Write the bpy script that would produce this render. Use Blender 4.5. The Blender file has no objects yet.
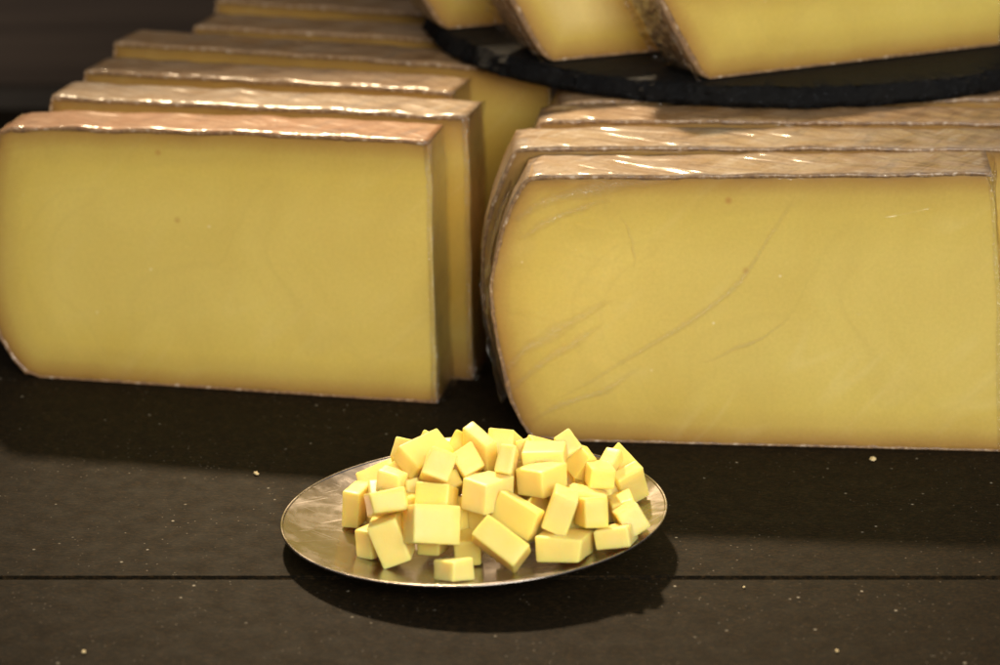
import bpy, bmesh, math, random
from mathutils import Vector, Matrix, noise
random.seed(7)
scene = bpy.context.scene
COL = scene.collection

# ------------------------------------------------------------------ helpers
def link(name, mesh, mat=None, parent=None):
    o = bpy.data.objects.new(name, mesh)
    COL.objects.link(o)
    if mat is not None:
        mesh.materials.append(mat)
    if parent is not None:
        o.parent = parent
    return o

def tag(o, label=None, cat=None, group=None, kind=None):
    if label: o['label'] = label
    if cat: o['category'] = cat
    if group: o['group'] = group
    if kind: o['kind'] = kind
    return o

def empty(name, loc, rz=0.0):
    o = bpy.data.objects.new(name, None)
    COL.objects.link(o)
    o.location = loc
    o.rotation_euler = (0, 0, rz)
    o.empty_display_size = 0.02
    return o

def smooth(me, on=True):
    for p in me.polygons:
        p.use_smooth = on

def mesh_from(name, verts, faces, attr=None, sm=True):
    me = bpy.data.meshes.new(name)
    me.from_pydata([tuple(v) for v in verts], [], faces)
    me.validate()
    if attr:
        for an, vals in attr.items():
            a = me.attributes.new(an, 'FLOAT', 'POINT')
            a.data.foreach_set('value', vals)
    smooth(me, sm)
    me.update()
    return me

def fix_normals(me):
    bm = bmesh.new(); bm.from_mesh(me)
    bmesh.ops.recalc_face_normals(bm, faces=bm.faces)
    bm.to_mesh(me); bm.free()

class NT:
    """small helper for node materials"""
    def __init__(self, name):
        self.m = bpy.data.materials.new(name)
        self.m.use_nodes = True
        self.t = self.m.node_tree
        self.t.nodes.clear()
        self.out = self.n('ShaderNodeOutputMaterial')
    def n(self, typ, **kw):
        nd = self.t.nodes.new(typ)
        for k, v in kw.items():
            if k in nd.inputs: nd.inputs[k].default_value = v
            else: setattr(nd, k, v)
        return nd
    def l(self, a, b): self.t.links.new(a, b)
    def coord(self, scale=(1, 1, 1), rot=(0, 0, 0), src='Object'):
        c = self.n('ShaderNodeTexCoord'); m = self.n('ShaderNodeMapping')
        m.inputs['Scale'].default_value = scale
        m.inputs['Rotation'].default_value = rot
        self.l(c.outputs[src], m.inputs['Vector'])
        return m.outputs['Vector']
    def coord2(self, rz, scale, ry=0.0):
        v = self.coord((1, 1, 1), (0, ry, rz))
        m = self.n('ShaderNodeMapping'); m.inputs['Scale'].default_value = scale
        self.l(v, m.inputs['Vector'])
        return m.outputs['Vector']
    def noise(self, vec, scale, detail=3, rough=.55, dist=0):
        nd = self.n('ShaderNodeTexNoise')
        nd.inputs['Scale'].default_value = scale
        nd.inputs['Detail'].default_value = detail
        nd.inputs['Roughness'].default_value = rough
        nd.inputs['Distortion'].default_value = dist
        self.l(vec, nd.inputs['Vector'])
        return nd.outputs['Fac']
    def ramp(self, fac, stops):
        r = self.n('ShaderNodeValToRGB')
        e = r.color_ramp.elements
        while len(e) < len(stops): e.new(0.5)
        for i, (p, c) in enumerate(stops):
            e[i].position = p
            e[i].color = (c, c, c, 1) if isinstance(c, (int, float)) else (*c, 1)
        self.l(fac, r.inputs['Fac'])
        return r.outputs['Color']
    def mix(self, fac, a, b, mode='MIX'):
        m = self.n('ShaderNodeMix'); m.data_type = 'RGBA'; m.blend_type = mode
        for s, v in ((m.inputs[0], fac), (m.inputs[6], a), (m.inputs[7], b)):
            if hasattr(v, 'node'): self.l(v, s)
            elif isinstance(v, (int, float)): s.default_value = v
            else: s.default_value = (*v, 1)
        return m.outputs[2]
    def math(self, op, a, b=0.0):
        m = self.n('ShaderNodeMath'); m.operation = op
        for s, v in ((m.inputs[0], a), (m.inputs[1], b)):
            if hasattr(v, 'node'): self.l(v, s)
            else: s.default_value = v
        return m.outputs[0]
    def bump(self, h, strength, dist, normal=None):
        b = self.n('ShaderNodeBump')
        b.inputs['Strength'].default_value = strength
        b.inputs['Distance'].default_value = dist
        self.l(h, b.inputs['Height'])
        if normal: self.l(normal, b.inputs['Normal'])
        return b.outputs['Normal']
    def attr(self, name):
        a = self.n('ShaderNodeAttribute'); a.attribute_name = name
        return a.outputs['Fac']
    def bsdf(self, **kw):
        p = self.n('ShaderNodeBsdfPrincipled')
        for k, v in kw.items():
            k = k.replace('_', ' ')
            s = p.inputs[k]
            if hasattr(v, 'node'): self.l(v, s)
            elif isinstance(v, tuple) and len(v) == 3 and s.type == 'RGBA': s.default_value = (*v, 1)
            else: s.default_value = v
        self.l(p.outputs[0], self.out.inputs['Surface'])
        return p

# ------------------------------------------------------------------ materials
def mat_cube():
    k = NT('cheese_cube_paste')
    v = k.coord()
    oi = k.n('ShaderNodeObjectInfo')
    base = k.mix(oi.outputs['Random'], (0.93, 0.705, 0.165), (0.94, 0.75, 0.27))
    base = k.mix(k.math('MULTIPLY', k.ramp(k.noise(v, 160, 3), [(.4, 0.), (.7, 1.)]), .25), base, (0.90, 0.66, 0.16))
    h = k.noise(v, 900, 4, .6)
    h2 = k.noise(v, 190, 2)
    b = k.bump(h2, .25, .0006, k.bump(h, .22, .00025))
    k.bsdf(Base_Color=base, Roughness=.42, Normal=b, Subsurface_Weight=.8, Subsurface_Radius=(.0070, .0045, .0012),
           Subsurface_Scale=1.0, Specular_IOR_Level=.35)
    return k.m

def mat_paste(name, tint=(0.75, 0.575, 0.145), film=True, crease=.5, edge=.040):
    """cheese cut face under cling film: paler in the middle, brown towards the rind"""
    k = NT(name)
    v = k.coord()
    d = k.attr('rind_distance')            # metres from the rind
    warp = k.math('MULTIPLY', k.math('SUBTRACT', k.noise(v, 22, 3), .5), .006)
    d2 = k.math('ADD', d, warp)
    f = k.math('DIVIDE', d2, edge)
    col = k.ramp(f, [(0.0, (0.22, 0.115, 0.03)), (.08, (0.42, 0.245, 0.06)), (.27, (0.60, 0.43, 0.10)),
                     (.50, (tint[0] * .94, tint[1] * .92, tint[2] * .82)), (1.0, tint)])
    cl = k.ramp(k.noise(v, 14, 4, .6, .6), [(.3, (0.90, 0.87, 0.80)), (.7, (1.0, 1.0, 1.0))])
    col = k.mix(1.0, col, cl, 'MULTIPLY')
    gr = k.ramp(k.noise(v, 520, 4, .7), [(.3, (0.93, 0.92, 0.88)), (.7, (1.04, 1.04, 1.05))])
    col = k.mix(.8, col, gr, 'MULTIPLY')
    # faint darker veins
    w = k.noise(v, 15, 1, .4, 1.2)
    vein = k.ramp(w, [(.46, 0.), (.5, 1.), (.54, 0.)])
    col = k.mix(k.math('MULTIPLY', vein, .07), col, (0.36, 0.24, 0.06))
    # little white crystals
    vo = k.n('ShaderNodeTexVoronoi'); vo.inputs['Scale'].default_value = 78
    k.l(v, vo.inputs['Vector'])
    pick = k.ramp(vo.outputs['Color'], [(.80, 0.), (.82, 1.)])
    dot = k.ramp(vo.outputs['Distance'], [(.015, 1.), (.075, 0.)])
    col = k.mix(k.math('MULTIPLY', k.math('MULTIPLY', pick, dot), .60), col, (0.92, 0.82, 0.55))
    vo2 = k.n('ShaderNodeTexVoronoi'); vo2.inputs['Scale'].default_value = 33
    k.l(v, vo2.inputs['Vector'])
    pick2 = k.ramp(vo2.outputs['Color'], [(.78, 0.), (.79, 1.)])
    dot2 = k.ramp(vo2.outputs['Distance'], [(.02, 1.), (.075, 0.)])
    col = k.mix(k.math('MULTIPLY', k.math('MULTIPLY', pick2, dot2), .6), col, (0.42, 0.17, 0.04))
    # paste bump and film wrinkles
    nb = k.bump(k.noise(v, 320, 3), .15, .0004)
    va = k.coord2(0, (9, 1, 34), math.radians(38))
    ar = k.noise(va, 1.0, 1.5, .45, .9)
    line = k.ramp(k.math('ABSOLUTE', k.math('SUBTRACT', ar, .52)), [(0., 1.), (.05, 0.)])
    msk = k.ramp(k.noise(v, 17, 2), [(.48, 0.), (.62, 1.)])
    col = k.mix(k.math('MULTIPLY', k.math('MULTIPLY', line, msk), .10 * crease), col, (0.93, 0.80, 0.42))
    vf = k.coord2(0, (10, 14, 46), math.radians(32))
    wr = k.noise(vf, 1.0, 2, .5, 1.4)
    ridge = k.ramp(k.math('ABSOLUTE', k.math('SUBTRACT', wr, .5)), [(0., 1.), (.035, 0.)])
    vf2 = k.coord2(0, (9, 9, 60), math.radians(-14))
    wr2 = k.noise(vf2, 1.0, 3, .5, .8)
    hh = k.math('ADD', k.math('MULTIPLY', ridge,   .12 * crease), wr2)
    fb = k.bump(hh, .7, .0018)
    k.bsdf(Base_Color=col, Roughness=.5, Normal=nb, Subsurface_Weight=.25, Subsurface_Radius=(.006, .003, .0008),
           Subsurface_Scale=.8, Coat_Weight=.75 if film else .1, Coat_Roughness=.16, Coat_Normal=fb, Coat_IOR=1.45, Specular_IOR_Level=.3)
    return k.m

def mat_rind(name, a, b, c, gloss=.75):
    k = NT(name)
    v = k.coord((1, 1, 1))
    vs = k.coord2(math.radians(-58), (16, 70, 30))
    s = k.noise(vs, 1.0, 4, .55, 1.6)
    col = k.ramp(s, [(.30, c), (.45, a), (.58, a), (.72, b)])
    g = k.noise(v, 55, 5, .7)
    col = k.mix(k.ramp(g, [(.35, 0.), (.65, .6)]), col, b)
    col = k.mix(k.ramp(k.noise(v, 420, 4, .7), [(.5, 0.), (.75, .55)]), col, c)
    ce = k.ramp(k.math('ADD', k.attr('cut_edge'), k.math('MULTIPLY', k.math('SUBTRACT', k.noise(v, 500, 3), .5), .5)), [(.72, 0.), (1.0, .85)])
    crust = k.ramp(k.noise(v, 260, 3, .7), [(.40, (0.16, 0.09, 0.05)), (.55, (0.30, 0.17, 0.07)), (.68, (0.58, 0.46, 0.34))])
    col = k.mix(ce, col, crust)
    nb = k.bump(k.noise(v, 380, 4, .65), .6, .0009)
    vf = k.coord2(math.radians(30), (14, 60, 40))
    wr = k.noise(vf, 1.0, 2, .45, 1.6)
    fb = k.bump(wr, .6, .0040)
    k.bsdf(Base_Color=col, Roughness=.62, Normal=nb, Coat_Weight=gloss, Coat_Roughness=.20, Coat_Normal=fb, Coat_IOR=1.5,
           Specular_IOR_Level=.3)
    return k.m

def mat_film(name='cling_film', f0=.05, f1=.32, milky=0.0):
    """loose transparent wrap bunched at the corners"""
    k = NT(name)
    v = k.coord((1, 1, 1))
    nb = k.bump(k.noise(v, 260, 3, .6, 1.5), .9, .002)
    tr = k.n('ShaderNodeBsdfTransparent'); tr.inputs[0].default_value = (.97, .96, .95, 1)
    gl = k.n('ShaderNodeBsdfGlossy'); gl.inputs['Roughness'].default_value = .16
    gl.inputs[0].default_value = (1, 1, 1, 1)
    k.l(nb, gl.inputs['Normal'])
    lw = k.n('ShaderNodeLayerWeight'); lw.inputs[0].default_value = .35
    k.l(nb, lw.inputs['Normal'])
    f = k.ramp(lw.outputs['Facing'], [(.1, f0), (.9, f1)])
    mx = k.n('ShaderNodeMixShader')
    k.l(f, mx.inputs[0]); k.l(tr.outputs[0], mx.inputs[1]); k.l(gl.outputs[0], mx.inputs[2])
    if milky:
        fade = k.attr('fade')
        f2 = k.math('MULTIPLY', f, fade)
        k.l(f2, mx.inputs[0])
        df = k.n('ShaderNodeBsdfDiffuse'); df.inputs[0].default_value = (.9, .86, .74, 1)
        m2 = k.n('ShaderNodeMixShader'); k.l(k.math('MULTIPLY', fade, milky), m2.inputs[0])
        k.l(mx.outputs[0], m2.inputs[1]); k.l(df.outputs[0], m2.inputs[2])
        mx = m2
    k.l(mx.outputs[0], k.out.inputs['Surface'])
    return k.m

def mat_counter():
    k = NT('dark_counter_laminate')
    v = k.coord()
    big = k.noise(v, 9, 4)
    fib = k.noise(k.coord2(math.radians(6), (260, 1100, 1)), 1, 3, .7, .5)
    fib2 = k.noise(k.coord2(math.radians(-24), (330, 1500, 1)), 1, 3, .7, .4)
    fib3 = k.noise(k.coord2(math.radians(33), (300, 1400, 1)), 1, 2, .7, .4)
    col = k.ramp(big, [(.1, (0.0062, 0.0050, 0.0030)), (.9, (0.0084, 0.0066, 0.0038))])
    for f_, lo, amt, c_ in ((fib, .50, .85, (0.0327, 0.0189, 0.0073)), (fib2, .54, .8, (0.0430, 0.0258, 0.0103)), (fib3, .57, .7, (0.0361, 0.0219, 0.0095))):
        col = k.mix(k.math('MULTIPLY', k.ramp(f_, [(lo, 0.), (lo + .17, 1.)]), amt), col, c_)
    # dust specks in uneven patches
    vo = k.n('ShaderNodeTexVoronoi'); vo.inputs['Scale'].default_value = 150
    k.l(v, vo.inputs['Vector'])
    patch = k.ramp(k.noise(v, 16, 3), [(.42, .0), (.62, 1.)])
    pick = k.ramp(vo.outputs['Color'], [(.72, 0.), (.74, 1.)])
    dot = k.ramp(vo.outputs['Distance'], [(.03, 1.), (.13, 0.)])
    sp = k.math('MULTIPLY', k.math('MULTIPLY', pick, dot), k.math('ADD', k.math('MULTIPLY', patch, 1.0), .3))
    col = k.mix(sp, col, (0.42, 0.37, 0.28))
    vo3 = k.n('ShaderNodeTexVoronoi'); vo3.inputs['Scale'].default_value = 420
    k.l(v, vo3.inputs['Vector'])
    p3 = k.ramp(vo3.outputs['Color'], [(.70, 0.), (.72, 1.)])
    d3 = k.ramp(vo3.outputs['Distance'], [(.05, 1.), (.2, 0.)])
    col = k.mix(k.math('MULTIPLY', k.math('MULTIPLY', p3, d3), k.math('ADD', k.math('MULTIPLY', patch, .9), .15)), col, (0.22, 0.18, 0.13))
    rg = k.ramp(k.noise(v, 90, 4), [(.3, .60), (.7, .72)])
    nb = k.bump(k.math('ADD', fib, k.math('MULTIPLY', k.noise(v, 700, 3), .5)), .35, .0003)
    k.bsdf(Base_Color=col, Roughness=rg, Normal=nb, Specular_IOR_Level=.05)
    return k.m

def mat_metal():
    k = NT('scuffed_steel')
    v = k.coord()
    sc = k.noise(k.coord((40, 400, 1), (0, 0, .6)), 1, 3, .6, .5)
    sm = k.noise(v, 60, 5, .7, .8)
    r = k.ramp(sm, [(.3, .17), (.7, .27)])
    col = k.mix(k.ramp(sm, [(.45, 0.), (.7, .35)]), (0.36, 0.32, 0.29), (0.43, 0.39, 0.36))
    nb = k.bump(sc, .10, .0002, k.bump(sm, .05, .0003))
    scr = k.noise(k.coord2(.5, (30, 900, 1)), 1, 2, .6, .2)
    scr2 = k.noise(k.coord2(-.7, (24, 800, 1)), 1, 2, .6, .2)
    lines = k.math('MAXIMUM', k.ramp(scr, [(.66, 0.), (.72, 1.)]), k.ramp(scr2, [(.67, 0.), (.73, 1.)]))
    smear = k.ramp(k.noise(v, 34, 4, .6, 1.0), [(.50, 0.), (.66, 1.)])
    r = k.math('ADD', r, k.math('ADD', k.math('MULTIPLY', lines, .16), k.math('MULTIPLY', smear, .12)))
    k.bsdf(Base_Color=col, Metallic=1.0, Roughness=r, Normal=nb)
    return k.m

def mat_slate():
    k = NT('slate')
    v = k.coord()
    n1 = k.noise(v, 30, 5, .65)
    col = k.ramp(n1, [(.3, (0.004, 0.004, 0.0045)), (.7, (0.009, 0.0085, 0.008))])
    col = k.mix(k.ramp(k.noise(k.coord((1, 1, 2.5)), 330, 5, .8), [(.60, 0.), (.78, .7)]), col, (0.14, 0.15, 0.17))
    nb = k.bump(k.noise(k.coord((1, 1, 5)), 220, 5, .7), .8, .0012)
    k.bsdf(Base_Color=col, Roughness=.62, Normal=nb, Specular_IOR_Level=.10)
    return k.m

def mat_wood():
    k = NT('dark_backboard_wood')
    g = k.noise(k.coord((2, 40, 60)), 1, 5, .6, .4)
    col = k.ramp(g, [(.3, (0.040, 0.026, 0.018)), (.7, (0.075, 0.050, 0.034))])
    k.bsdf(Base_Color=col, Roughness=.7, Normal=k.bump(g, .3, .001), Specular_IOR_Level=.2)
    return k.m

def mat_plain(name, col, rough=.6):
    k = NT(name)
    v = k.coord()
    c = k.mix(k.ramp(k.noise(v, 40, 4), [(.3, 0.), (.7, .5)]), col, tuple(x * .6 for x in col))
    k.bsdf(Base_Color=c, Roughness=rough)
    return k.m

M_CUBE = mat_cube()
M_PASTE = mat_paste('cheese_slab_paste')
M_RIND = mat_rind('cheese_rind_tan', (0.27, 0.155, 0.055), (0.42, 0.34, 0.25), (0.12, 0.062, 0.022))
M_RIND_ORANGE = mat_rind('cheese_rind_orange', (0.32, 0.135, 0.045), (0.42, 0.25, 0.13), (0.15, 0.066, 0.028))
M_RIND_DEEP = mat_rind('cheese_rind_deep_brown', (0.27, 0.14, 0.045), (0.42, 0.29, 0.17), (0.14, 0.07, 0.025), .8)
M_FILM = mat_film('cling_film', .05, .42)
M_FILM_DENSE = mat_film('cling_film_bunched', .10, .65)
M_CREASE = mat_film('cling_film_crease', .04, .22, .04)
M_COUNTER = mat_counter()
M_METAL = mat_metal()
M_SLATE = mat_slate()
M_WOOD = mat_wood()
M_CRUMB = mat_plain('cheese_crumb', (0.80, 0.62, 0.32))

# ------------------------------------------------------------------ cheese slabs
L_PROFILE = [(0, 0), (.0311, -.0), (.0774, 0), (.1333, 0), (.2014, 0), (.1998, .1125), (.1984, .1313), (.1359, .1313), (.0865, .1308),
             (.0111, .1288), (-.0093, .1275), (-.0156, .1252), (-.0199, .1109), (-.024, .0905), (-.0264, .0648), (-.0246, .0391),
             (-.0199, .0197), (-.0141, .0096), (-.0072, .0022)]
R_PROFILE = [(-.0245, .0012), (0, 0), (.1019, 0), (.1946, 0), (.1902, .074), (.187, .1121), (.1836, .1351), (.0981, .1327),
             (.0227, .1306), (-.0212, .1298), (-.0275, .1282), (-.034, .1162), (-.0381, .1056), (-.0418, .0921), (-.0437, .0781),
             (-.0432, .0616), (-.0405, .0455), (-.0377, .0323), (-.0344, .02), (-.0301, .0092)]

def resample(pts, step=.004):
    """closed outline -> evenly spaced points; keeps the flag of the cut right-hand side"""
    out = []
    n = len(pts)
    xmax = max(p[0] for p in pts)
    for i in range(n):
        a, b = Vector(pts[i]), Vector(pts[(i + 1) % n])
        m = max(1, int(round((b - a).length / step)))
        cut = a.x > xmax - .02 and b.x > xmax - .02 and abs(a.x - b.x) < .012 and abs(a.y - b.y) > .01
        for j in range(m):
            out.append((a.lerp(b, j / m), cut))
    return out

def make_slab(name, profile, thick, loc, rz, rind_mat, seed, zs=1.0, x_right=None, paste=None, film=True, label=None, cat='cheese',
              group=None, taper=0.0, step=.004):
    rnd = random.Random(seed)
    root = empty(name, loc, rz)
    tag(root, label, cat, group)
    xm = max(p[0] for p in profile)
    prof = []
    for x, z in profile:
        if x_right is not None and x > .03:
            x = .03 + (x - .03) * (x_right - .03) / (xm - .03)
        prof.append((x, z * zs))
    rs = resample(prof, step)
    N = len(rs)
    off = Vector((seed * 3.7, seed * 1.3, 0))
    P = []
    for i, (p, cut) in enumerate(rs):
        w = noise.noise(Vector((p.x * 45, p.y * 45, 0)) + off) * .0007
        nx = rs[(i + 1) % N][0] - rs[i - 1][0]
        nrm = Vector((nx.y, -nx.x)).normalized()
        q = p + nrm * w * (0 if p.y < .004 else 1)
        P.append(q)
    nrms = []
    for i in range(N):
        t = P[(i + 1) % N] - P[i - 1]
        nrms.append(Vector((t.y, -t.x)).normalized())
    # ---- paste: concentric rings front and back
    ctr = Vector((sum(p.x for p in P) / N, sum(p.y for p in P) / N))
    dist_levels = [0.0, .0012, .003, .0055, .009, .014, .020, .028, .038]
    def inset(i, d):
        # shrink a rounded copy of the outline: clamp toward centre box
        p = P[i]
        return p - nrms[i] * d
    verts, faces, att = [], [], []
    def segdist(p):
        best = 9
        for i in range(0, N):
            if rs[i][1]: continue
            a = P[i]
            dd = (p - a).length
            if dd < best: best = dd
        return best
    # grid fill with distance attribute: use bmesh triangulated fill of outline plus interior grid
    x0, x1 = min(p.x for p in P), max(p.x for p in P)
    z0, z1 = min(p.y for p in P), max(p.y for p in P)
    rows = 26; cols = 44
    # horizontal scan rows clipped to outline; rows denser at the bottom and top edges
    us = [0, .006, .018, .035, .06, .09] + [.09 + .82 * j / (rows - 10) for j in range(1, rows - 10)] + [.91, .94, .965, .982, .994, 1]
    def span(z):
        xs = []
        for i in range(N):
            a, b = P[i], P[(i + 1) % N]
            if (a.y <= z < b.y) or (b.y <= z < a.y):
                xs.append(a.x + (b.x - a.x) * (z - a.y) / (b.y - a.y))
        return (min(xs), max(xs)) if len(xs) >= 2 else None
    cu = [0, .006, .016, .03, .05, .075, .105] + [.105 + .79 * j / (cols - 12) for j in range(1, cols - 12)] + [.895, .925, .95, .97, .984, .994, 1]
    # local top profile per x so that the upper row follows the sloping top
    def topz(x):
        best = z1
        zs_ = []
        for i in range(N):
            a, b = P[i], P[(i + 1) % N]
            if (a.x <= x < b.x) or (b.x <= x < a.x):
                zs_.append(a.y + (b.y - a.y) * (x - a.x) / (b.x - a.x))
        return max(zs_) if zs_ else z1
    zlo = z0 + .0004; zhi = z1 - .0004
    xtl = min(p.x for p in P if p.y > .955 * z1)
    kx = lambda x: (topz(min(max(x, xtl + .001), x1 - .003)) - .0004) / zhi
    grid = []
    for u in us:
        row = []
        zref = zlo + (zhi - zlo) * u
        zl, zr = zref * kx(x0), zref * kx(x1)
        lim = lambda z: min(max(z, zlo), zhi * kx(xtl) - .0008)
        sp = (span(lim(zl))[0], span(lim(zr))[1])
        for c in cu:
            x = sp[0] + (sp[1] - sp[0]) * c
            z = max(zref * kx(x), zlo)
            row.append(Vector((x, z)))
        grid.append(row)
    def yfront(x, z):
        return (noise.noise(Vector((x * 18, z * 18, seed * 2.1))) * .0006)
    tp = lambda x: thick * (1.0 - taper * (x - x0) / (x1 - x0))
    nr, nc = len(us), len(cu)
    for side in (0, 1):
        for row in grid:
            for p in row:
                d = segdist(p)
                dd = min(d, .06)
                edge = max(0, 1 - d / .002) * .0004
                y = yfront(p.x, p.y) + edge if side == 0 else tp(p.x) - yfront(p.x, p.y + 3)
                verts.append((p.x, y, p.y)); att.append(dd)
    for r in range(nr - 1):
        for c in range(nc - 1):
            a = r * nc + c
            faces.append((a, a + 1, a + nc + 1, a + nc))
            b = nr * nc + a
            faces.append((b, b + nc, b + nc + 1, b + 1))
    # sides joining the two grids (right cut face gets extra columns)
    ring = [c for c in range(nc)] + [r * nc + nc - 1 for r in range(1, nr)] + [(nr - 1) * nc + c for c in range(nc - 2, -1, -1)] + [r * nc for r in range(nr - 2, 0, -1)]
    K = 5
    prev = ring
    for k in range(1, K + 1):
        if k < K:
            cur = []
            for idx in ring:
                a, b = Vector(verts[idx]), Vector(verts[idx + nr * nc])
                cur.append(len(verts)); verts.append(tuple(a.lerp(b, k / K))); att.append(att[idx])
        else:
            cur = [i + nr * nc for i in ring]
        for j in range(len(ring)):
            j2 = (j + 1) % len(ring)
            faces.append((prev[j2], prev[j], cur[j], cur[j2]))
        prev = cur
    me = mesh_from(name + '_paste', verts, faces, {'rind_distance': att})
    fix_normals(me)
    md = link('cheese_paste', me, paste or M_PASTE, root)
    bpy_edge_split(me)
    # ---- rind: a wobbly skin over top, left and bottom
    idx = [i for i in range(N) if not rs[i][1]]
    # order so that the chain starts after the cut side
    start = None
    for i in range(N):
        if rs[i - 1][1] and not rs[i][1]:
            start = i; break
    chain = []
    if start is None: chain = list(range(N))
    else:
        i = start
        while not rs[i][1]:
            chain.append(i); i = (i + 1) % N
        chain.append(i)
    # chain runs from top right, over the top, down the left and along the bottom
    verts, faces, ed = [], [], []
    Y = 10
    sect = []
    for ii, i in enumerate(chain):
        p, n_ = P[i], nrms[i]
        if ii in (0, len(chain) - 1):
            n_ = Vector((0, 1)) if ii == 0 and P[i].y > .05 else Vector((0, -1)) if P[i].y < .05 else n_
        bottom = n_.y < -.9
        ids = []
        t0 = tp(p.x)
        wob = noise.noise(Vector((p.x * 160, p.y * 160, seed))) * .0006
        # cross-section: inner front, outer front, across, outer back, inner back
        inner = p - n_ * (.0011 + abs(wob) * 2.2)
        inner.y = max(inner.y, .0006)
        ids.append(len(verts)); verts.append((inner.x, -.00035 + wob * .3, inner.y)); ed.append(1.0)
        for j in range(Y + 1):
            y = -.0005 + (t0 + .001) * j / Y
            r_ = 0 if 0 < j < Y else -.0004
            nn = noise.noise(Vector((p.x * 60, y * 90, p.y * 60 + seed))) * .0007 + noise.noise(Vector((p.x * 200, y * 250, p.y * 200 + seed))) * .00035
            q = p + n_ * ((0.0 if bottom else .0007 + nn * (1 if not bottom else 0)) + r_)
            if bottom: q.y = max(q.y, .0001)
            ids.append(len(verts)); verts.append((q.x, y, max(q.y, .0001))); ed.append(1.0 if j in (0, Y) else 0.0)
        ids.append(len(verts)); verts.append((inner.x, t0 + .00035, inner.y)); ed.append(1.0)
        sect.append(ids)
    S = len(sect[0])
    for a, b in zip(sect[:-1], sect[1:]):
        for j in range(S):
            j2 = (j + 1) % S
            faces.append((a[j], a[j2], b[j2], b[j]))
    faces.append(tuple(sect[0])); faces.append(tuple(reversed(sect[-1])))
    me = mesh_from(name + '_rind', verts, faces, {'cut_edge': ed})
    fix_normals(me)
    link('rind', me, rind_mat, root)
    # ---- loose film at the cut edge: a crumpled skin round the right end, with a bunched lower corner
    if film:
        verts, faces = [], []
        xr = lambda z: span(min(max(z, zlo + .0005), zhi - .006))[1]
        nz, ny = 40, 14
        tz = topz(x1 - .012)
        for a in range(nz + 1):
            z = .001 + (tz + .0016 - .001) * a / nz
            puff = .0008 + .0034 * math.exp(-z / .010) + .0008 * max(0, (z - tz + .01) / .01)
            for b in range(ny + 1):
                # path: from the front face, round the front-right edge, across the end
                s = b / ny
                if s < .25:
                    u = s / .25
                    x = xr(z) - .0022 * (1 - u) + (puff if u == 1 else puff * u * .6); y = -.0009 - puff * .25 * u
                else:
                    u = (s - .25) / .75
                    x = xr(z) + puff; y = -.0012 + (tp(x1) + .002) * u
                w = noise.noise(Vector((x * 160 + seed, y * 200, z * 50))) * .0012 + noise.noise(Vector((s * 9, seed, z * 220))) * .0005
                verts.append((x + (w if s >= .2 else 0), y - abs(w) * (.7 if s < .25 else 0), z))
        for a in range(nz):
            for b in range(ny):
                i = a * (ny + 1) + b
                faces.append((i, i + 1, i + ny + 2, i + ny + 1))
        me = mesh_from(name + '_film', verts, faces)
        link('cling_film_edge', me, M_FILM_DENSE if seed in (1, 2) else M_FILM, root)
    return root

def bpy_edge_split(me, ang=math.radians(40)):
    """sharp edges stay sharp under smooth shading"""
    bm = bmesh.new(); bm.from_mesh(me)
    for e in bm.edges:
        if len(e.link_faces) == 2 and e.calc_face_angle(0) > ang:
            e.smooth = False
    bm.to_mesh(me); bm.free()

# ------------------------------------------------------------------ counter, backboard
def board(name, x0, x1, y0, y1, z0, z1, mat, bev=.0008, parent=None):
    bm = bmesh.new()
    bmesh.ops.create_cube(bm, size=1)
    bmesh.ops.scale(bm, vec=(x1 - x0, y1 - y0, z1 - z0), verts=bm.verts)
    bmesh.ops.translate(bm, vec=((x0 + x1) / 2, (y0 + y1) / 2, (z0 + z1) / 2), verts=bm.verts)
    bmesh.ops.bevel(bm, geom=bm.edges[:], offset=bev, segments=2, affect='EDGES')
    me = bpy.data.meshes.new(name); bm.to_mesh(me); bm.free()
    return link(name, me, mat, parent)

tag(board('counter_top', -1.2, 1.2, -.0378, .772, -.018, 0, M_COUNTER), kind='structure')
tag(board('counter_top', -1.2, 1.2, -.55, -.0402, -.018, -.0002, M_COUNTER), kind='structure')
tag(board('counter_base', -1.2, 1.2, -.545, .77, -.07, -.0195, M_COUNTER), kind='structure')

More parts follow.
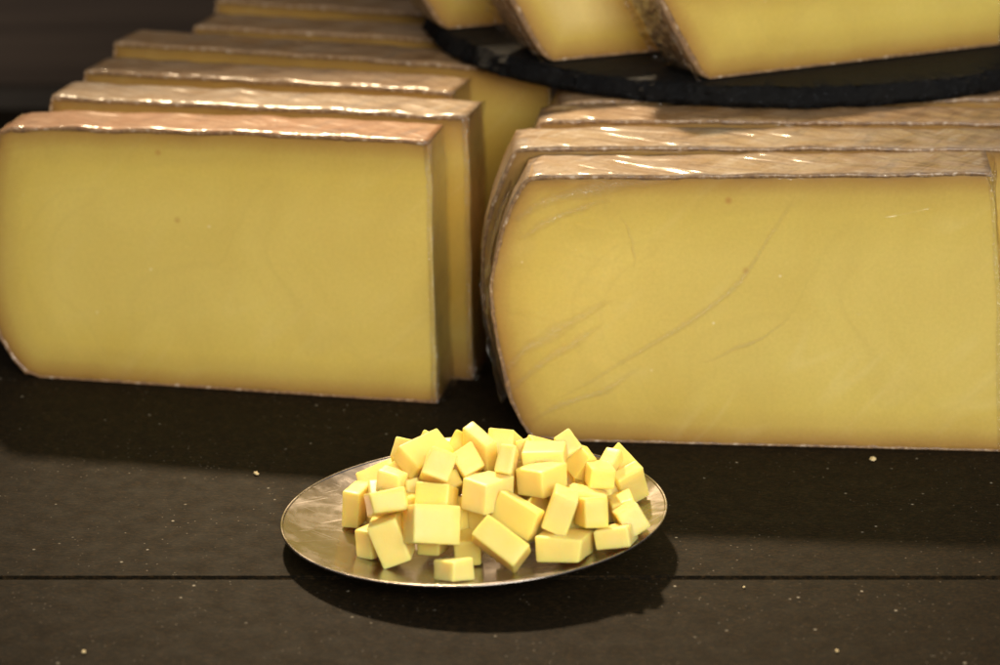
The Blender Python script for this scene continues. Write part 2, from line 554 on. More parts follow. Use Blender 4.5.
# heap data: label, centre (m), orientation, edge lengths (m)
CUBES = [
    ('small cube standing alone at the very front of the plate', (-0.0189, -0.0631, 0.0135), (0.0830, 0.4272, 0.8947, -0.1010), (0.0135, 0.0111, 0.0088)),
    ('pale oblong block tilted down to the right at the front middle of the heap', (0.0007, -0.0538, 0.0213), (0.1405, -0.2916, -0.8341, -0.4468), (0.0217, 0.0113, 0.0161)),
    ('wide deep yellow block lying at the right front along the plate rim', (0.0482, -0.0438, 0.0209), (0.5394, -0.5343, 0.5505, 0.3472), (0.0083, 0.0147, 0.0160)),
    ('upright tilted oblong cube on the front right, standing over the long seamed block', (0.0252, -0.0409, 0.0307), (0.6426, -0.7449, 0.1615, 0.0782), (0.0108, 0.0166, 0.0179)),
    ('short wide pale block on the left of the heap, lying over a tilted cube', (-0.0474, -0.0341, 0.0319), (0.4119, -0.5005, -0.6652, -0.3705), (0.0099, 0.0159, 0.0179)),
    ('largest pale square-faced cube near the front left, lower of the stacked pair', (-0.0283, -0.0423, 0.0248), (0.4841, -0.5278, -0.6313, -0.2975), (0.0161, 0.0205, 0.0181)),
    ('big cube tilted to the right at the front left, resting one corner on the plate', (-0.0455, -0.0332, 0.0156), (0.5531, -0.6090, 0.4442, 0.3548), (0.0189, 0.0133, 0.0194)),
    ('long double-width block with a faint seam lying flat at the front right', (0.0269, -0.0475, 0.0181), (0.0177, 0.1367, 0.9868, -0.0844), (0.0198, 0.0220, 0.0105)),
    ('cube with a bright square face and orange left side, right of the upright oblong', (0.0378, -0.0375, 0.0290), (0.4900, -0.5042, -0.6301, -0.3297), (0.0122, 0.0108, 0.0172)),
    ('pale cube on the plate just behind the lone front cube, on its right', (-0.0135, -0.0293, 0.0095), (0.4998, -0.5160, 0.5081, 0.4751), (0.0113, 0.0115, 0.0177)),
    ('tilted square-faced cube at the far right front, its corner pointing at the plate rim', (0.0550, -0.0345, 0.0241), (0.5812, -0.7652, -0.2449, -0.1290), (0.0109, 0.0125, 0.0180)),
    ('deep yellow tilted cube right of centre, directly above the pale oblong front block', (0.0072, -0.0377, 0.0275), (0.5389, -0.2558, 0.7110, 0.3723), (0.0139, 0.0208, 0.0064)),
    ('upper cube of the stacked pair left of the middle, above the largest square face', (-0.0267, -0.0231, 0.0299), (0.0819, 0.0830, 0.8439, 0.5237), (0.0144, 0.0105, 0.0191)),
    ('low cube on the plate at the front left, half hidden behind the big tilted cube', (-0.0546, -0.0253, 0.0106), (0.2305, 0.2148, 0.6774, 0.6647), (0.0085, 0.0125, 0.0109)),
    ('shaded cube in the dark gap under the largest pale square-faced cube', (-0.0281, -0.0218, 0.0097), (0.7917, -0.0624, 0.0605, 0.6047), (0.0178, 0.0093, 0.0095)),
    ('leftmost cube of the heap, standing upright on the bare left part of the plate', (-0.0624, 0.0100, 0.0137), (0.5671, -0.3921, 0.5878, 0.4232), (0.0172, 0.0080, 0.0134)),
    ('small yellow-topped cube on the lower right slope, above the far right front cube', (0.0520, -0.0145, 0.0224), (0.1217, -0.0494, 0.9900, -0.0511), (0.0107, 0.0178, 0.0092)),
    ('large cube in the centre of the heap with one corner towards the viewer', (-0.0051, -0.0273, 0.0338), (0.0138, -0.3331, -0.9424, 0.0265), (0.0136, 0.0189, 0.0134)),
    ('square-faced cube leaning just right of the upper left shoulder, above the stacked pair', (-0.0264, -0.0149, 0.0399), (0.4265, -0.7000, -0.5246, -0.2300), (0.0132, 0.0117, 0.0180)),
    ('dark orange shaded cube face deep in the middle hollow of the heap', (-0.0166, -0.0096, 0.0177), (0.6114, -0.3551, -0.6906, -0.1522), (0.0147, 0.0183, 0.0183)),
    ('large three-sided cube on the upper right with a deep yellow left face', (0.0175, -0.0194, 0.0366), (0.0538, 0.3586, 0.9312, -0.0377), (0.0155, 0.0154, 0.0124)),
    ('long low cube wedged on the right slope just behind the upright tilted oblong', (0.0366, -0.0221, 0.0296), (0.1098, -0.0873, -0.9866, 0.0838), (0.0166, 0.0175, 0.0070)),
    ('squarish bright cube on the right slope, in front of the thin slanting pale slab', (0.0420, -0.0068, 0.0340), (0.6417, -0.7625, -0.0112, 0.0819), (0.0107, 0.0089, 0.0199)),
    ('cool cream cube at the right edge of the heap, next to the bare plate', (0.0565, 0.0060, 0.0248), (0.8047, -0.5141, -0.2898, 0.0647), (0.0128, 0.0190, 0.0063)),
    ('cube on the left slope just above the short wide pale block', (-0.0458, -0.0150, 0.0337), (0.0829, -0.2282, -0.9692, -0.0417), (0.0108, 0.0077, 0.0112)),
    ('shaded cube wedged behind the upper cube of the stacked pair, on its left', (-0.0376, -0.0097, 0.0261), (0.3450, -0.5230, -0.6990, -0.3448), (0.0101, 0.0063, 0.0205)),
    ('small shaded triangle of a cube under the diamond-turned cube in the upper middle', (-0.0198, -0.0038, 0.0286), (0.1520, -0.1959, 0.8588, 0.4483), (0.0073, 0.0080, 0.0180)),
    ('small diamond-turned cube in the upper middle, tucked left of the tall thin slab', (-0.0143, -0.0036, 0.0385), (0.2889, -0.4109, -0.7534, -0.4243), (0.0115, 0.0107, 0.0193)),
    ('tall thin slab-like piece standing on end at the very top of the heap', (-0.0085, 0.0022, 0.0427), (0.0783, -0.4181, -0.8890, -0.1693), (0.0168, 0.0061, 0.0161)),
    ('large tilted cube forming the upper left shoulder of the heap, its peak pointing up', (-0.0326, 0.0005, 0.0407), (0.2657, -0.3339, -0.8904, -0.1585), (0.0135, 0.0232, 0.0088)),
    ('leaning cube with a frayed upper right corner, right of the long flat-topped block', (0.0347, 0.0046, 0.0352), (0.1777, 0.5050, 0.6980, 0.4756), (0.0106, 0.0120, 0.0063)),
    ('thin slanting pale slab on the right, leaning against the large greenish cream piece', (0.0470, 0.0062, 0.0349), (0.0405, 0.2426, 0.9402, 0.2357), (0.0079, 0.0113, 0.0060)),
    ('slanting cube just in front of the square cube at the top back', (0.0032, -0.0149, 0.0426), (0.0377, -0.1180, -0.8612, -0.4930), (0.0070, 0.0122, 0.0185)),
    ('long flat-topped block along the top of the heap behind the large three-sided cube', (0.0192, -0.0015, 0.0418), (0.0330, 0.0484, 0.9978, -0.0314), (0.0177, 0.0191, 0.0070)),
    ('deep yellow cube behind the leftmost upright one, sloping down to the heap edge', (-0.0527, 0.0239, 0.0178), (0.0434, 0.6496, 0.7263, 0.2205), (0.0229, 0.0183, 0.0066)),
    ('diamond-shaped piece sticking up at the top right in front of the big slab', (0.0294, 0.0144, 0.0389), (0.2118, -0.4217, -0.7646, -0.4390), (0.0103, 0.0087, 0.0178)),
    ('square cube at the top back of the heap, immediately right of the tall thin slab', (0.0003, 0.0090, 0.0402), (0.3595, -0.6446, -0.5975, -0.3134), (0.0126, 0.0119, 0.0180)),
    ('sliver of a cube at the top, left of the long flat-topped block', (0.0096, 0.0147, 0.0352), (0.3385, -0.5483, -0.6746, -0.3602), (0.0100, 0.0062, 0.0189)),
    ('large greenish cream piece at the far right back of the heap, in shade', (0.0526, 0.0174, 0.0269), (0.1508, -0.3633, -0.8013, -0.4509), (0.0158, 0.0131, 0.0195)),
    ('cube at the back of the heap, between its upper left peak and the tall slab', (-0.0180, 0.0162, 0.0372), (0.4157, -0.7184, -0.5080, -0.2303), (0.0107, 0.0094, 0.0180)),
    ('cube peeking out behind the upper left of the heap, only its top left corner free', (-0.0420, 0.0348, 0.0278), (0.3387, -0.7158, -0.5391, -0.2866), (0.0104, 0.0084, 0.0164)),
    ('buried fleck of a cube just above the left corner of the large centre cube', (-0.0117, 0.0071, 0.0273), (0.1297, 0.5096, -0.3423, -0.7787), (0.0147, 0.0143, 0.0164)),
    ('buried cube glimpsed behind the left end of the long flat-topped block', (0.0182, 0.0307, 0.0257), (0.2253, -0.2095, 0.1251, -0.9432), (0.0176, 0.0144, 0.0164)),
    ('dark shaded cube deep in the hollow right below the large centre cube', (-0.0038, -0.0186, 0.0165), (0.9542, 0.0652, 0.0717, 0.2832), (0.0176, 0.0145, 0.0145)),
    ('buried fleck of a cube right of the peak of the upper left shoulder', (-0.0283, 0.0223, 0.0327), (0.7100, 0.0120, 0.2825, 0.6449), (0.0146, 0.0174, 0.0149)),
    ('buried fleck of a cube between the shoulder cube and the diamond-turned cube', (-0.0241, 0.0369, 0.0244), (0.9862, 0.1385, -0.0669, -0.0620), (0.0160, 0.0148, 0.0154)),
    ('small buried cube seen between the upper left shoulder and the cube below it', (-0.0355, 0.0035, 0.0297), (0.3363, 0.1693, 0.3357, -0.8634), (0.0165, 0.0179, 0.0158)),
    ('buried cube glimpsed just above the left corner of the large three-sided cube', (0.0179, 0.0066, 0.0307), (0.8795, -0.1650, -0.0628, 0.4420), (0.0163, 0.0148, 0.0151)),
    ('buried cube glimpsed between the tall thin slab and the long flat-topped block', (0.0027, 0.0242, 0.0304), (0.8922, 0.3143, -0.2837, -0.1573), (0.0165, 0.0161, 0.0157)),
    ('buried cube glimpsed between the large centre cube and the deep yellow tilted one', (0.0036, 0.0040, 0.0130), (0.7039, -0.1393, -0.1069, 0.6883), (0.0143, 0.0145, 0.0145)),
    ('buried cube glimpsed left of the stacked pair, above the tilted front cube', (-0.0446, -0.0180, 0.0219), (0.6885, 0.0420, 0.0422, 0.7228), (0.0149, 0.0161, 0.0184)),
    ('buried cube showing just above the middle of the large centre cube', (-0.0074, -0.0072, 0.0275), (0.9874, -0.1553, -0.0287, -0.0045), (0.0167, 0.0156, 0.0149)),
    ('buried cube glimpsed between the upright oblong and the bright square face beside it', (0.0306, -0.0079, 0.0205), (0.9862, -0.1196, -0.1142, -0.0041), (0.0147, 0.0154, 0.0162)),
    ('buried fleck of a cube just under the leaning cube with a frayed corner', (0.0394, 0.0112, 0.0203), (0.6640, -0.0490, 0.0177, -0.7459), (0.0159, 0.0145, 0.0166)),
    ('shaded cube filling the gap between the leftmost upright cube and the short wide block', (-0.0499, 0.0083, 0.0140), (0.0647, -0.0154, 0.1506, -0.9864), (0.0146, 0.0142, 0.0183)),
    ('shaded cube low down behind the pale oblong front block, under the deep yellow cube', (0.0036, -0.0305, 0.0167), (0.7625, 0.1512, 0.1089, -0.6195), (0.0174, 0.0157, 0.0153)),
    ('shaded buried cube between the deep yellow tilted cube and the long double-width block', (0.0140, -0.0135, 0.0164), (0.0237, 0.9182, -0.1703, 0.3569), (0.0142, 0.0174, 0.0137)),
    ('buried cube just right of the large three-sided cube, above the upright oblong', (0.0258, 0.0201, 0.0182), (0.6117, 0.1836, -0.4695, 0.6096), (0.0143, 0.0166, 0.0147)),
    ('buried cube on the right slope behind the cube with the bright square face', (0.0438, 0.0025, 0.0198), (0.4917, -0.6010, -0.5250, 0.3484), (0.0173, 0.0169, 0.0156)),
    ('shaded cube in the hollow under the large three-sided cube', (0.0091, 0.0176, 0.0157), (0.0829, 0.2663, 0.7368, -0.6159), (0.0150, 0.0146, 0.0149)),
    ('shaded cube glimpsed above the long double-width block at the front right', (0.0298, -0.0224, 0.0191), (0.5668, 0.5039, -0.5081, 0.4082), (0.0139, 0.0142, 0.0139)),
]
CRUMBS = [
    (0.1722, 0.1019, 0.0017, 'pale crumb on the counter in front of the right cheese slab', 1.0),
    (-0.1113, 0.0835, 0.0015, 'pale flake on the counter left of the plate, at the shadow edge', 2.0),
    (-0.1650, -0.1174, 0.0010, 'yellowish crumb on the counter at the bottom left', 3.0),
    (0.1016, -0.0505, 0.0006, 'tiny crumb on the counter right of the plate, just in front of the seam', 4.0),
    (0.1337, -0.1164, 0.0008, 'grey crumb on the counter at the lower right', 5.0),
]

WORLD = .5
EXPOSURE = 0.0
def LIGHTS():
    # warm key from behind and above (its shadows fall towards the camera)
    spot((-.50, 2.45, 2.62), (-.01, .07, 0), 1060, (1.0, .77, .49), 10.8, 1.0, .12)
    # added soft fill from out of view in front, brightening the shaded faces
    area('added_front_fill', (.55, -1.7, .85), (.04, .1, .03), (1.3, .8), 41, (1.0, .965, .88))

# backboard: dark horizontal planks far behind the cheeses, a paler ledge at its foot
bw = empty('back_wall', (0, .80, 0))
tag(bw, 'dark brown horizontal board wall in the blurred background', 'wall')
for i in range(6):
    o = board('plank', -1.2, 1.2, 0, .02, -.03 + i * .125, -.03 + i * .125 + .122, M_WOOD, .002, bw)
ld = board('ledge_strip', -.60, -.15, -.024, -.004, -.02, .012, mat_plain('ledge_wood', (0.04, 0.027, 0.016)), .002, bw)

D = math.radians
G_L = 'upright cheese slabs in the left row'
G_R = 'upright cheese slabs in the right row'
M_P2 = mat_paste('cheese_slab_paste_shaded', (0.74, 0.50, 0.10), edge=.085)  # rind browning widened to paint shade onto the back slab faces
R_BACK = [(x, {.1282: .1315, .1298: .1326, .1306: .1332, .1327: .1335, .1351: .1336}.get(z, z)) for x, z in R_PROFILE]
L_BACK = [(x, z if z < .12 else min(z * 1.02, .1338)) for x, z in L_PROFILE]
L_BACK = [(x, .1325 if (z > .126 and x < .02) else z) for x, z in L_BACK]
M_P3 = mat_paste('cheese_slab_paste_pale', (0.78, 0.62, 0.25), crease=.2)
M_PB = mat_paste('cheese_slab_paste_board', (0.74, 0.58, 0.15), crease=.25)
M_PCREASE = mat_paste('cheese_slab_paste_creased', (0.72, 0.56, 0.145), crease=1.0)

def place(name, prof, thick, lx, front, rz, mat, seed, **kw):
    """put the slab so that local point (lx, 0) of its front edge stands at the given place"""
    r = D(rz)
    loc = (front[0] - lx * math.cos(r), front[1] - lx * math.sin(r), kw.pop('z', 0.0))
    return make_slab(name, prof, thick, loc, r, mat, seed, **kw)

place('cheese_slab', L_PROFILE, .033, 0, (-.2286, .2207), -11.2, M_RIND_ORANGE, 1, zs=.998, group=G_L, step=.003,
      label='front slab of the left row, large yellow cut face under an orange brown rind top')
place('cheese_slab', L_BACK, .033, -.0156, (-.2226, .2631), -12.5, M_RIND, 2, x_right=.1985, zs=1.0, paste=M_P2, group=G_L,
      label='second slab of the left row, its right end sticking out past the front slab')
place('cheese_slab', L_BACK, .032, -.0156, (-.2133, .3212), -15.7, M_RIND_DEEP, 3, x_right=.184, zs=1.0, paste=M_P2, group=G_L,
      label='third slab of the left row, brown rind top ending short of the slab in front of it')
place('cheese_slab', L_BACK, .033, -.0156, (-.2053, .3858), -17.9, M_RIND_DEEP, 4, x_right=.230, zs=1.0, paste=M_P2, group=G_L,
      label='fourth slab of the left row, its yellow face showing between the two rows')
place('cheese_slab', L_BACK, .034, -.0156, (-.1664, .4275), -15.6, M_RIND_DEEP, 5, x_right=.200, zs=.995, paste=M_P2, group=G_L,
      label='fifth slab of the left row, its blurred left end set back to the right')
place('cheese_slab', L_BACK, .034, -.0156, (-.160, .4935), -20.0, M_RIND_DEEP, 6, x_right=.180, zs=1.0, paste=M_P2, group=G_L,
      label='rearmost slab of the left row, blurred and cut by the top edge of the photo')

place('cheese_slab', R_PROFILE, .037, 0, (.0394, .1275), -4.03, M_RIND, 11, zs=.992, group=G_R, step=.003,
      paste=M_PCREASE,
      label='front slab of the right row, broad creased yellow face with a rounded left end')
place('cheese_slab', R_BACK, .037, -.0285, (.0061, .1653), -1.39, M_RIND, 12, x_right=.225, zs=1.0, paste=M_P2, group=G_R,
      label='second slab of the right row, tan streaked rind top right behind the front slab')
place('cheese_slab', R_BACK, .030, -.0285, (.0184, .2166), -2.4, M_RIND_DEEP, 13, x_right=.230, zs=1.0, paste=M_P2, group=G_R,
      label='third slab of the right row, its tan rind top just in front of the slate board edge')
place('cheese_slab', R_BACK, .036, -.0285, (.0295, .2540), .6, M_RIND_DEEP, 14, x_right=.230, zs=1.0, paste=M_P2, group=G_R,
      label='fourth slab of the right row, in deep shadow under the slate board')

# ---- round slate board lying on the right row
def slate():
    R0, z0, z1 = .1818, .1342, .1450
    n = 560
    verts, faces = [], []
    levels = [(z0, -.0035), (z0 + .0012, -.0010), (z0 + .0036, .0004), (z0 + .0060, -.0010), (z0 + .0082, -.0022), (z1 - .0006, -.0040), (z1, -.0050)]
    for li, (z, dr) in enumerate(levels):
        for i in range(n):
            a = 2 * math.pi * i / n
            ch = noise.noise(Vector((math.cos(a) * 9, math.sin(a) * 9, li * .35))) * .0022
            ch += noise.noise(Vector((math.cos(a) * 38, math.sin(a) * 38, li * .9))) * .0020
            ch += noise.noise(Vector((math.cos(a) * 110, math.sin(a) * 110, li * 2.3))) * .0011
            ch += (noise.noise(Vector((math.cos(a) * 170, math.sin(a) * 170, li * 3.1)))) * .0010
            ch += abs(noise.noise(Vector((math.cos(a) * 70, math.sin(a) * 70, li * 1.7)))) * -.0014
            r = R0 + dr + ch * (1 if li not in (0,) else .4)
            zz = z + (noise.noise(Vector((math.cos(a) * 30, math.sin(a) * 60, li))) * .0009 if 0 < li < 6 else 0)
            verts.append((r * math.cos(a), r * math.sin(a), zz - z0))
    for li in range(len(levels) - 1):
        for i in range(n):
            j = (i + 1) % n
            faces.append((li * n + i, li * n + j, (li + 1) * n + j, (li + 1) * n + i))
    # top and bottom as rings to the centre
    def cap(base, z, flip):
        prev = base
        for f in (.9, .6, .3):
            cur = []
            for i in range(n):
                v = verts[base[i]]
                cur.append(len(verts)); verts.append((v[0] * f, v[1] * f, z))
            for i in range(n):
                j = (i + 1) % n
                q = (prev[i], prev[j], cur[j], cur[i])
                faces.append(q if not flip else q[::-1])
            prev = cur
        faces.append(tuple(prev) if not flip else tuple(prev[::-1]))
    cap([6 * n + i for i in range(n)], z1 - z0, False)
    cap(list(range(n)), 0, True)
    me = mesh_from('slate_board', verts, faces)
    fix_normals(me)
    bpy_edge_split(me, D(50))
    o = link('slate_board', me, M_SLATE)
    o.location = (.1418, .4128, z0)
    tag(o, 'round dark slate board with a rough chipped edge lying on the right row of cheese', 'serving board')
slate()
ZS = .1452
G_S = 'wrapped cheese pieces standing on the slate board'
S_PROFILE = [(0, 0), (.06, 0), (.12, 0), (.172, 0), (.172, .025), (.172, .050), (.10, .050), (.02, .050), (-.018, .0490), (-.0275, .0465),
             (-.0278, .0430), (-.0214, .0311), (-.011, .0132), (-.005, .004)]
place('cheese_slab', S_PROFILE, .036, 0, (.1027, .2492), 26.2, M_RIND, 21, z=ZS, group=G_S, paste=M_PB, film=True,
      label='large cheese piece on the slate board at the top right, with crinkled film end')
place('cheese_slab', S_PROFILE, .036, 0, (.0267, .288), 22.0, M_RIND, 22, z=ZS, x_right=.085, group=G_S, paste=M_P3, film=True,
      label='middle cheese piece on the slate board, cream face with a small orange spot')
place('cheese_slab', S_PROFILE, .034, 0, (-.0275, .3617), 20.0, M_RIND, 23, z=ZS, x_right=.050, group=G_S, paste=M_P3, film=True,
      label='smallest visible cheese piece on the slate board, at its left rim')

# crinkled film skin on the left end of the right-hand piece on the board
def film_skin(name, origin, rz, prof_pts, thick, seed):
    verts, faces = [], []
    n, m = 60, 16
    pts = [Vector(p) for p in prof_pts]
    seg = [(b - a).length for a, b in zip(pts[:-1], pts[1:])]
    tot = sum(seg)
    def at(s):
        d = s * tot
        for a, b, l in zip(pts[:-1], pts[1:], seg):
            if d <= l or b is pts[-1]: return a.lerp(b, min(1, d / l)), (b - a).normalized()
            d -= l
    for i in range(n + 1):
        p, t = at(i / n)
        nr = Vector((-t.y, t.x))
        if nr.x > 0: nr = -nr
        for j in range(m + 1):
            s = j / m
            y = -.0022 + s * (thick + .003)
            w = .0024 + noise.noise(Vector((i * .22, j * .5 + seed, 0))) * .0020 + (.0022 if j in (0, m) else 0)
            q = p + nr * w
            verts.append((q.x, y + noise.noise(Vector((i * .35, seed, j * .2))) * .0012, max(q.y, .0006)))
    for i in range(n):
        for j in range(m):
            a = i * (m + 1) + j
            faces.append((a, a + 1, a + m + 2, a + m + 1))
    return mesh_from(name, verts, faces)
for o in list(COL.objects):
    if o.name.startswith('cheese_slab') and o.get('group') in (G_S, G_R) and o.get('label', '').split()[0] in ('large', 'middle', 'front'):
        pr = S_PROFILE if o['group'] == G_S else R_PROFILE
        if pr is S_PROFILE: pts = [(-.0275, .0465), (-.0278, .0430), (-.0250, .0370), (-.0214, .0311), (-.011, .0132), (-.002, .001)]
        else: pts = [(-.034, .1162), (-.0381, .1056), (-.0418, .0921), (-.0437, .0781), (-.0432, .0616), (-.0405, .0455), (-.0377, .0323), (-.0344, .02)]
        me = film_skin('film_skin', None, 0, pts, .036, len(o['label']))
        link('cling_film_end', me, M_FILM_DENSE if o['label'].startswith('large') else M_FILM, o)

# folds of the wrap running over the face of the front right slab
CREASES = [
[(-0.04, 0.0327), (-0.0255, 0.0459), (-0.0093, 0.0575), (0.0124, 0.0701)] ,
[(-0.0381, 0.0209), (-0.0232, 0.0361), (-0.0069, 0.0478), (0.0088, 0.0594)] ,
[(-0.017, 0.019), (0.0118, 0.0364), (0.0476, 0.0602), (0.0667, 0.0757), (0.0848, 0.1034), (0.0952, 0.1221)] ,
[(0.0536, 0.0404), (0.0696, 0.0481), (0.0833, 0.0547), (0.0955, 0.0642)] ,
[(-0.034, 0.1067), (-0.0188, 0.116), (0.0063, 0.1232), (0.0428, 0.1281)] ,
[(-0.0312, 0.0981), (-0.0119, 0.1105), (0.011, 0.1181)] ,
[(0.0165, 0.111), (0.0213, 0.0992), (0.0224, 0.0858)] ,
[(-0.0254, 0.0103), (-0.0114, 0.0181), (0.0073, 0.025), (0.0258, 0.0373)] ,
]
def crease(pts, width, seed):
    P = [Vector(p) for p in pts]
    n, m = 50, 8
    verts, faces, fd = [], [], []
    def cr_(s):
        s = s * (len(P) - 1); i = min(int(s), len(P) - 2); f = s - i
        a, b, c, d = P[max(i - 1, 0)], P[i], P[i + 1], P[min(i + 2, len(P) - 1)]
        return .5 * ((2 * b) + (c - a) * f + (2 * a - 5 * b + 4 * c - d) * f * f + (3 * b - a - 3 * c + d) * f ** 3)
    for i in range(n + 1):
        s = i / n
        p = cr_(s); t = (cr_(min(1, s + .01)) - cr_(max(0, s - .01))).normalized()
        nr = Vector((-t.y, t.x))
        w = width * (math.sin(math.pi * min(.97, max(.03, s))) ** .6) * (1 + noise.noise(Vector((s * 6, seed, 0))) * .5)
        for j in range(m + 1):
            u = j / m * 2 - 1
            q = p + nr * (u * w + noise.noise(Vector((s * 5, seed, 4))) * .0015)
            hgt = .0009 + (1 - abs(u)) ** 1.5 * .0008 * math.sin(math.pi * min(.98, max(.02, s)))
            verts.append((q.x, -hgt, q.y)); fd.append((1 - abs(u)) * math.sin(math.pi * min(1, max(0, s))) ** .8)
    for i in range(n):
        for j in range(m):
            a = i * (m + 1) + j
            faces.append((a, a + m + 1, a + m + 2, a + 1))
    return mesh_from('film_crease', verts, faces, {'fade': fd})
for o in list(COL.objects):
    if o.get('label', '').startswith('front slab of the right row'):
        for i, pts in enumerate(CREASES):
            link('cling_film_fold', crease(pts, (.0034, .0024, .0018, .0012, .0040, .0028, .0009, .0022)[i], i * 3.1), M_CREASE, o)

# ------------------------------------------------------------------ plate
def plate():
    RS, RP = .27, .0827
    th = D(3.0)
    cx = -.0106 - RS * math.sin(th)
    rot = Matrix.Rotation(-th, 3, 'Y')
    root = empty('metal_plate', (cx, .0003, 0))
    tag(root, 'round shallow steel plate holding the heap of cheese cubes on the dark counter', 'plate')
    n, m = 160, 30
    verts, faces = [], []
    def pt(r, a, up):
        # point on sphere of radius RS - up about the centre (0,0,RS), cap axis tilted
        R_ = RS - up
        v = Vector((r * math.cos(a) * R_ / RS, r * math.sin(a) * R_ / RS, -math.sqrt(RS * RS - r * r) * R_ / RS))
        v = rot @ v
        return (v.x, v.y, v.z + RS + .0002)
    inner = []
    for k in range(m + 1):
        r = RP * k / m
        for i in range(n):
            inner.append(len(verts)); verts.append(pt(max(r, 1e-4), 2 * math.pi * i / n, .0009))
    base = len(verts)
    for k in range(m + 1):
        r = RP * k / m
        for i in range(n):
            verts.append(pt(max(r, 1e-4), 2 * math.pi * i / n, 0))
    for k in range(m):
        for i in range(n):
            j = (i + 1) % n
            a, b, c, d = k * n + i, k * n + j, (k + 1) * n + j, (k + 1) * n + i
            faces.append((a, b, c, d)); faces.append((base + d, base + c, base + b, base + a))
    me = mesh_from('plate_dish', verts, faces)
    fix_normals(me)
    link('dish', me, M_METAL, root)
    # rolled rim bead
    verts, faces = [], []
    s = 8
    for i in range(n):
        a = 2 * math.pi * i / n
        c = Vector(pt(RP, a, .0005))
        e = (Vector(pt(RP + .001, a, .0005)) - c).normalized()
        up = Vector((0, 0, 1))
        for q in range(s):
            t = 2 * math.pi * q / s
            verts.append(c + e * (.0008 * math.cos(t)) + up * (.00075 * math.sin(t)))
    for i in range(n):
        for q in range(s):
            q2 = (q + 1) % s; j = (i + 1) % n
            faces.append((i * s + q, i * s + q2, j * s + q2, j * s + q))
    me = mesh_from('plate_rim', verts, faces)
    fix_normals(me)
    link('rim', me, M_METAL, root)
plate()

# ------------------------------------------------------------------ cheese cubes
def cube_mesh(name, d, rnd):
    h = [x / 2 for x in d]
    r = .0009
    def lines(hh):
        return [-hh, -hh + r * .3, -hh + r] + [(-hh + r) + (2 * (hh - r)) * j / 5 for j in range(1, 5)] + [hh - r, hh - r * .3, hh]
    n = 10
    ax = [lines(x) for x in h]
    corner = {}
    for k in range(8):
        corner[k] = Vector([rnd.uniform(-.0006, .0006) for _ in range(3)])
    chop = rnd.choice([0, 1, 2, 3, 4, 5, 6, 7]) if rnd.random() < .3 else None
    off = Vector([rnd.uniform(-50, 50) for _ in range(3)])
    idx, verts, faces = {}, [], []
    def vid(i, j, k):
        key = (i, j, k)
        if key in idx: return idx[key]
        p = Vector((ax[0][i], ax[1][j], ax[2][k]))
        c = Vector([max(-h[t] + r, min(h[t] - r, p[t])) for t in range(3)])
        o = p - c
        if o.length > 1e-9:
            s = max(abs(o[t]) for t in range(3))
            rr = r * rnd_edge
            p = c + o.normalized() * s
        w = [(p[t] + h[t]) / (2 * h[t]) for t in range(3)]
        dl = Vector((0, 0, 0))
        for q in range(8):
            f = 1
            for t in range(3):
                f *= w[t] if (q >> t) & 1 else 1 - w[t]
            dl += corner[q] * f * (1.9 if q == chop else 1)
        p = p + dl
        nn = p.normalized()
        p += nn * (noise.noise(p * 170 + off) * .00022 + noise.noise(p * 420 + off) * .00010)
        idx[key] = len(verts); verts.append(p)
        return idx[key]
    rnd_edge = 1
    for a in range(n - 1):
        for b in range(n - 1):
            for f, fn in ((0, lambda i, j: (i, j, 0)), (1, lambda i, j: (i, j, n - 1)), (0, lambda i, j: (i, 0, j)), (1, lambda i, j: (i, n - 1, j)),
                          (0, lambda i, j: (0, i, j)), (1, lambda i, j: (n - 1, i, j))):
                faces.append((vid(*fn(a, b)), vid(*fn(a + 1, b)), vid(*fn(a + 1, b + 1)), vid(*fn(a, b + 1))))
    me = mesh_from(name, verts, faces)
    fix_normals(me)
    return me

for ci, (lab, c, q, d) in enumerate(CUBES):
    rnd = random.Random(100 + ci)
    o = link('cheese_cube', cube_mesh('cheese_cube', d, rnd), M_CUBE)
    o.rotation_mode = 'QUATERNION'
    o.rotation_quaternion = q
    o.location = c
    tag(o, lab, 'cheese cube', 'cheese cubes heaped on the steel plate')

# ------------------------------------------------------------------ crumbs
def crumb(x, y, z, s, lab, seed):
    bm = bmesh.new()
    bmesh.ops.create_icosphere(bm, subdivisions=2, radius=1)
    for v in bm.verts:
        f = 1 + noise.noise(v.co * 1.6 + Vector((seed, 0, 0))) * .8
        v.co = Vector((v.co.x * s * f, v.co.y * s * .7 * f, v.co.z * s * .5 * f))
    mz = min(v.co.z for v in bm.verts)
    for v in bm.verts: v.co.z -= mz
    me = bpy.data.meshes.new('crumb'); bm.to_mesh(me); bm.free(); smooth(me, False)
    o = link('crumb', me, M_CRUMB)
    o.location = (x, y, z); o.rotation_euler = (0, 0, seed)
    tag(o, lab, 'crumb', 'cheese crumbs on the counter')
for x, y, s, lab, seed in CRUMBS:
    crumb(x, y, 0.0001, s, lab, seed)

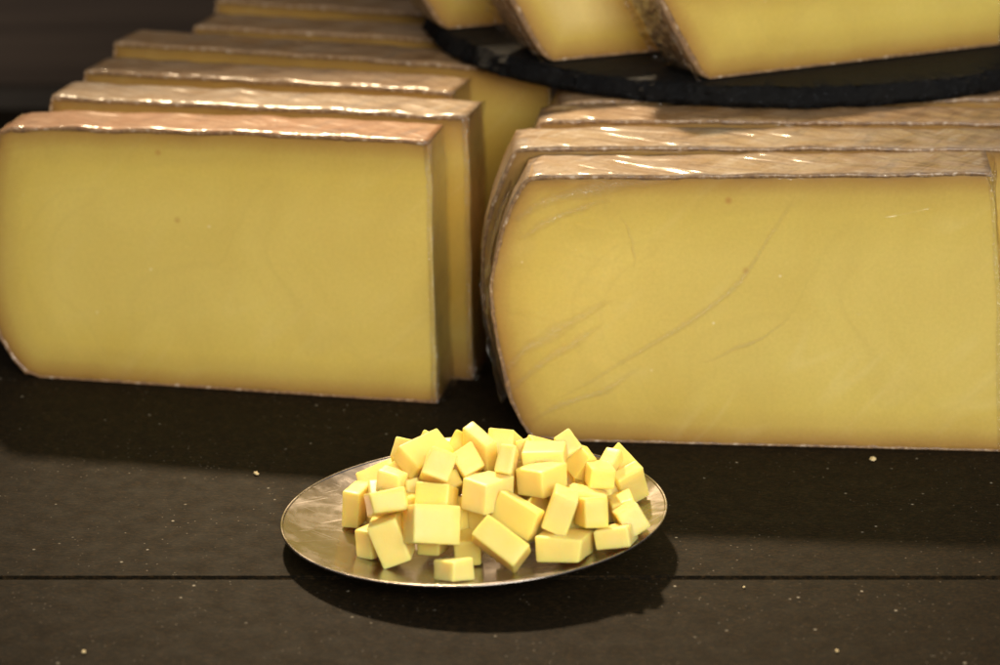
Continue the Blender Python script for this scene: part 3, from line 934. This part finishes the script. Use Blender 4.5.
# ------------------------------------------------------------------ light
w = bpy.data.worlds.new('World'); scene.world = w; w.use_nodes = True
nt = w.node_tree; nt.nodes.clear()
wo = nt.nodes.new('ShaderNodeOutputWorld'); bg = nt.nodes.new('ShaderNodeBackground')
tc = nt.nodes.new('ShaderNodeTexCoord'); sep = nt.nodes.new('ShaderNodeSeparateXYZ'); rp = nt.nodes.new('ShaderNodeValToRGB')
nt.links.new(tc.outputs['Generated'], sep.inputs[0]); nt.links.new(sep.outputs['Z'], rp.inputs[0])
e = rp.color_ramp.elements
e[0].position = 0.0; e[0].color = (0.05, 0.045, 0.04, 1)
e[1].position = .55; e[1].color = (0.62, 0.60, 0.60, 1)
nt.links.new(rp.outputs[0], bg.inputs[0]); nt.links.new(bg.outputs[0], wo.inputs[0])
bg.inputs[1].default_value = WORLD

def sun(direction, strength, color, ang):
    l = bpy.data.lights.new('key_sun', 'SUN'); l.energy = strength; l.color = color; l.angle = D(ang)
    o = bpy.data.objects.new('key_sun', l); COL.objects.link(o)
    o.rotation_euler = Vector(direction).to_track_quat('-Z', 'Y').to_euler()
    o.location = (0, 1, 1.5)
def area(name, loc, target, size, power, color):
    l = bpy.data.lights.new(name, 'AREA'); l.shape = 'RECTANGLE'; l.size, l.size_y = size; l.energy = power; l.color = color
    o = bpy.data.objects.new(name, l); COL.objects.link(o); o.location = loc
    o.rotation_euler = (Vector(target) - Vector(loc)).to_track_quat('-Z', 'Y').to_euler()
def spot(loc, target, power, color, cone, blend, rad):
    l = bpy.data.lights.new('stall_lamp', 'SPOT'); l.energy = power; l.color = color
    l.spot_size = D(cone); l.spot_blend = blend; l.shadow_soft_size = rad
    o = bpy.data.objects.new('stall_lamp', l); COL.objects.link(o); o.location = loc
    o.rotation_euler = (Vector(target) - Vector(loc)).to_track_quat('-Z', 'Y').to_euler()
LIGHTS()

# ------------------------------------------------------------------ camera
cam = bpy.data.cameras.new('camera')
co = bpy.data.objects.new('camera', cam); COL.objects.link(co)
co.location = (0, -1.285, .513)
co.rotation_euler = (D(90 - 18.0), 0, 0)
cam.sensor_width = 36; cam.lens = 3200 / 1000 * 36
cam.clip_start = .05; cam.clip_end = 50
cam.dof.use_dof = True
cam.dof.focus_distance = 1.40
cam.dof.aperture_fstop = 7.5
cam.dof.aperture_blades = 7
scene.camera = co
scene.view_settings.view_transform = 'Standard'
scene.view_settings.look = 'None'
scene.view_settings.exposure = EXPOSURE
scene.view_settings.gamma = 1
scene.render.engine = 'CYCLES'
scene.cycles.use_denoising = True
scene.cycles.max_bounces = 10
scene.cycles.transparent_max_bounces = 12
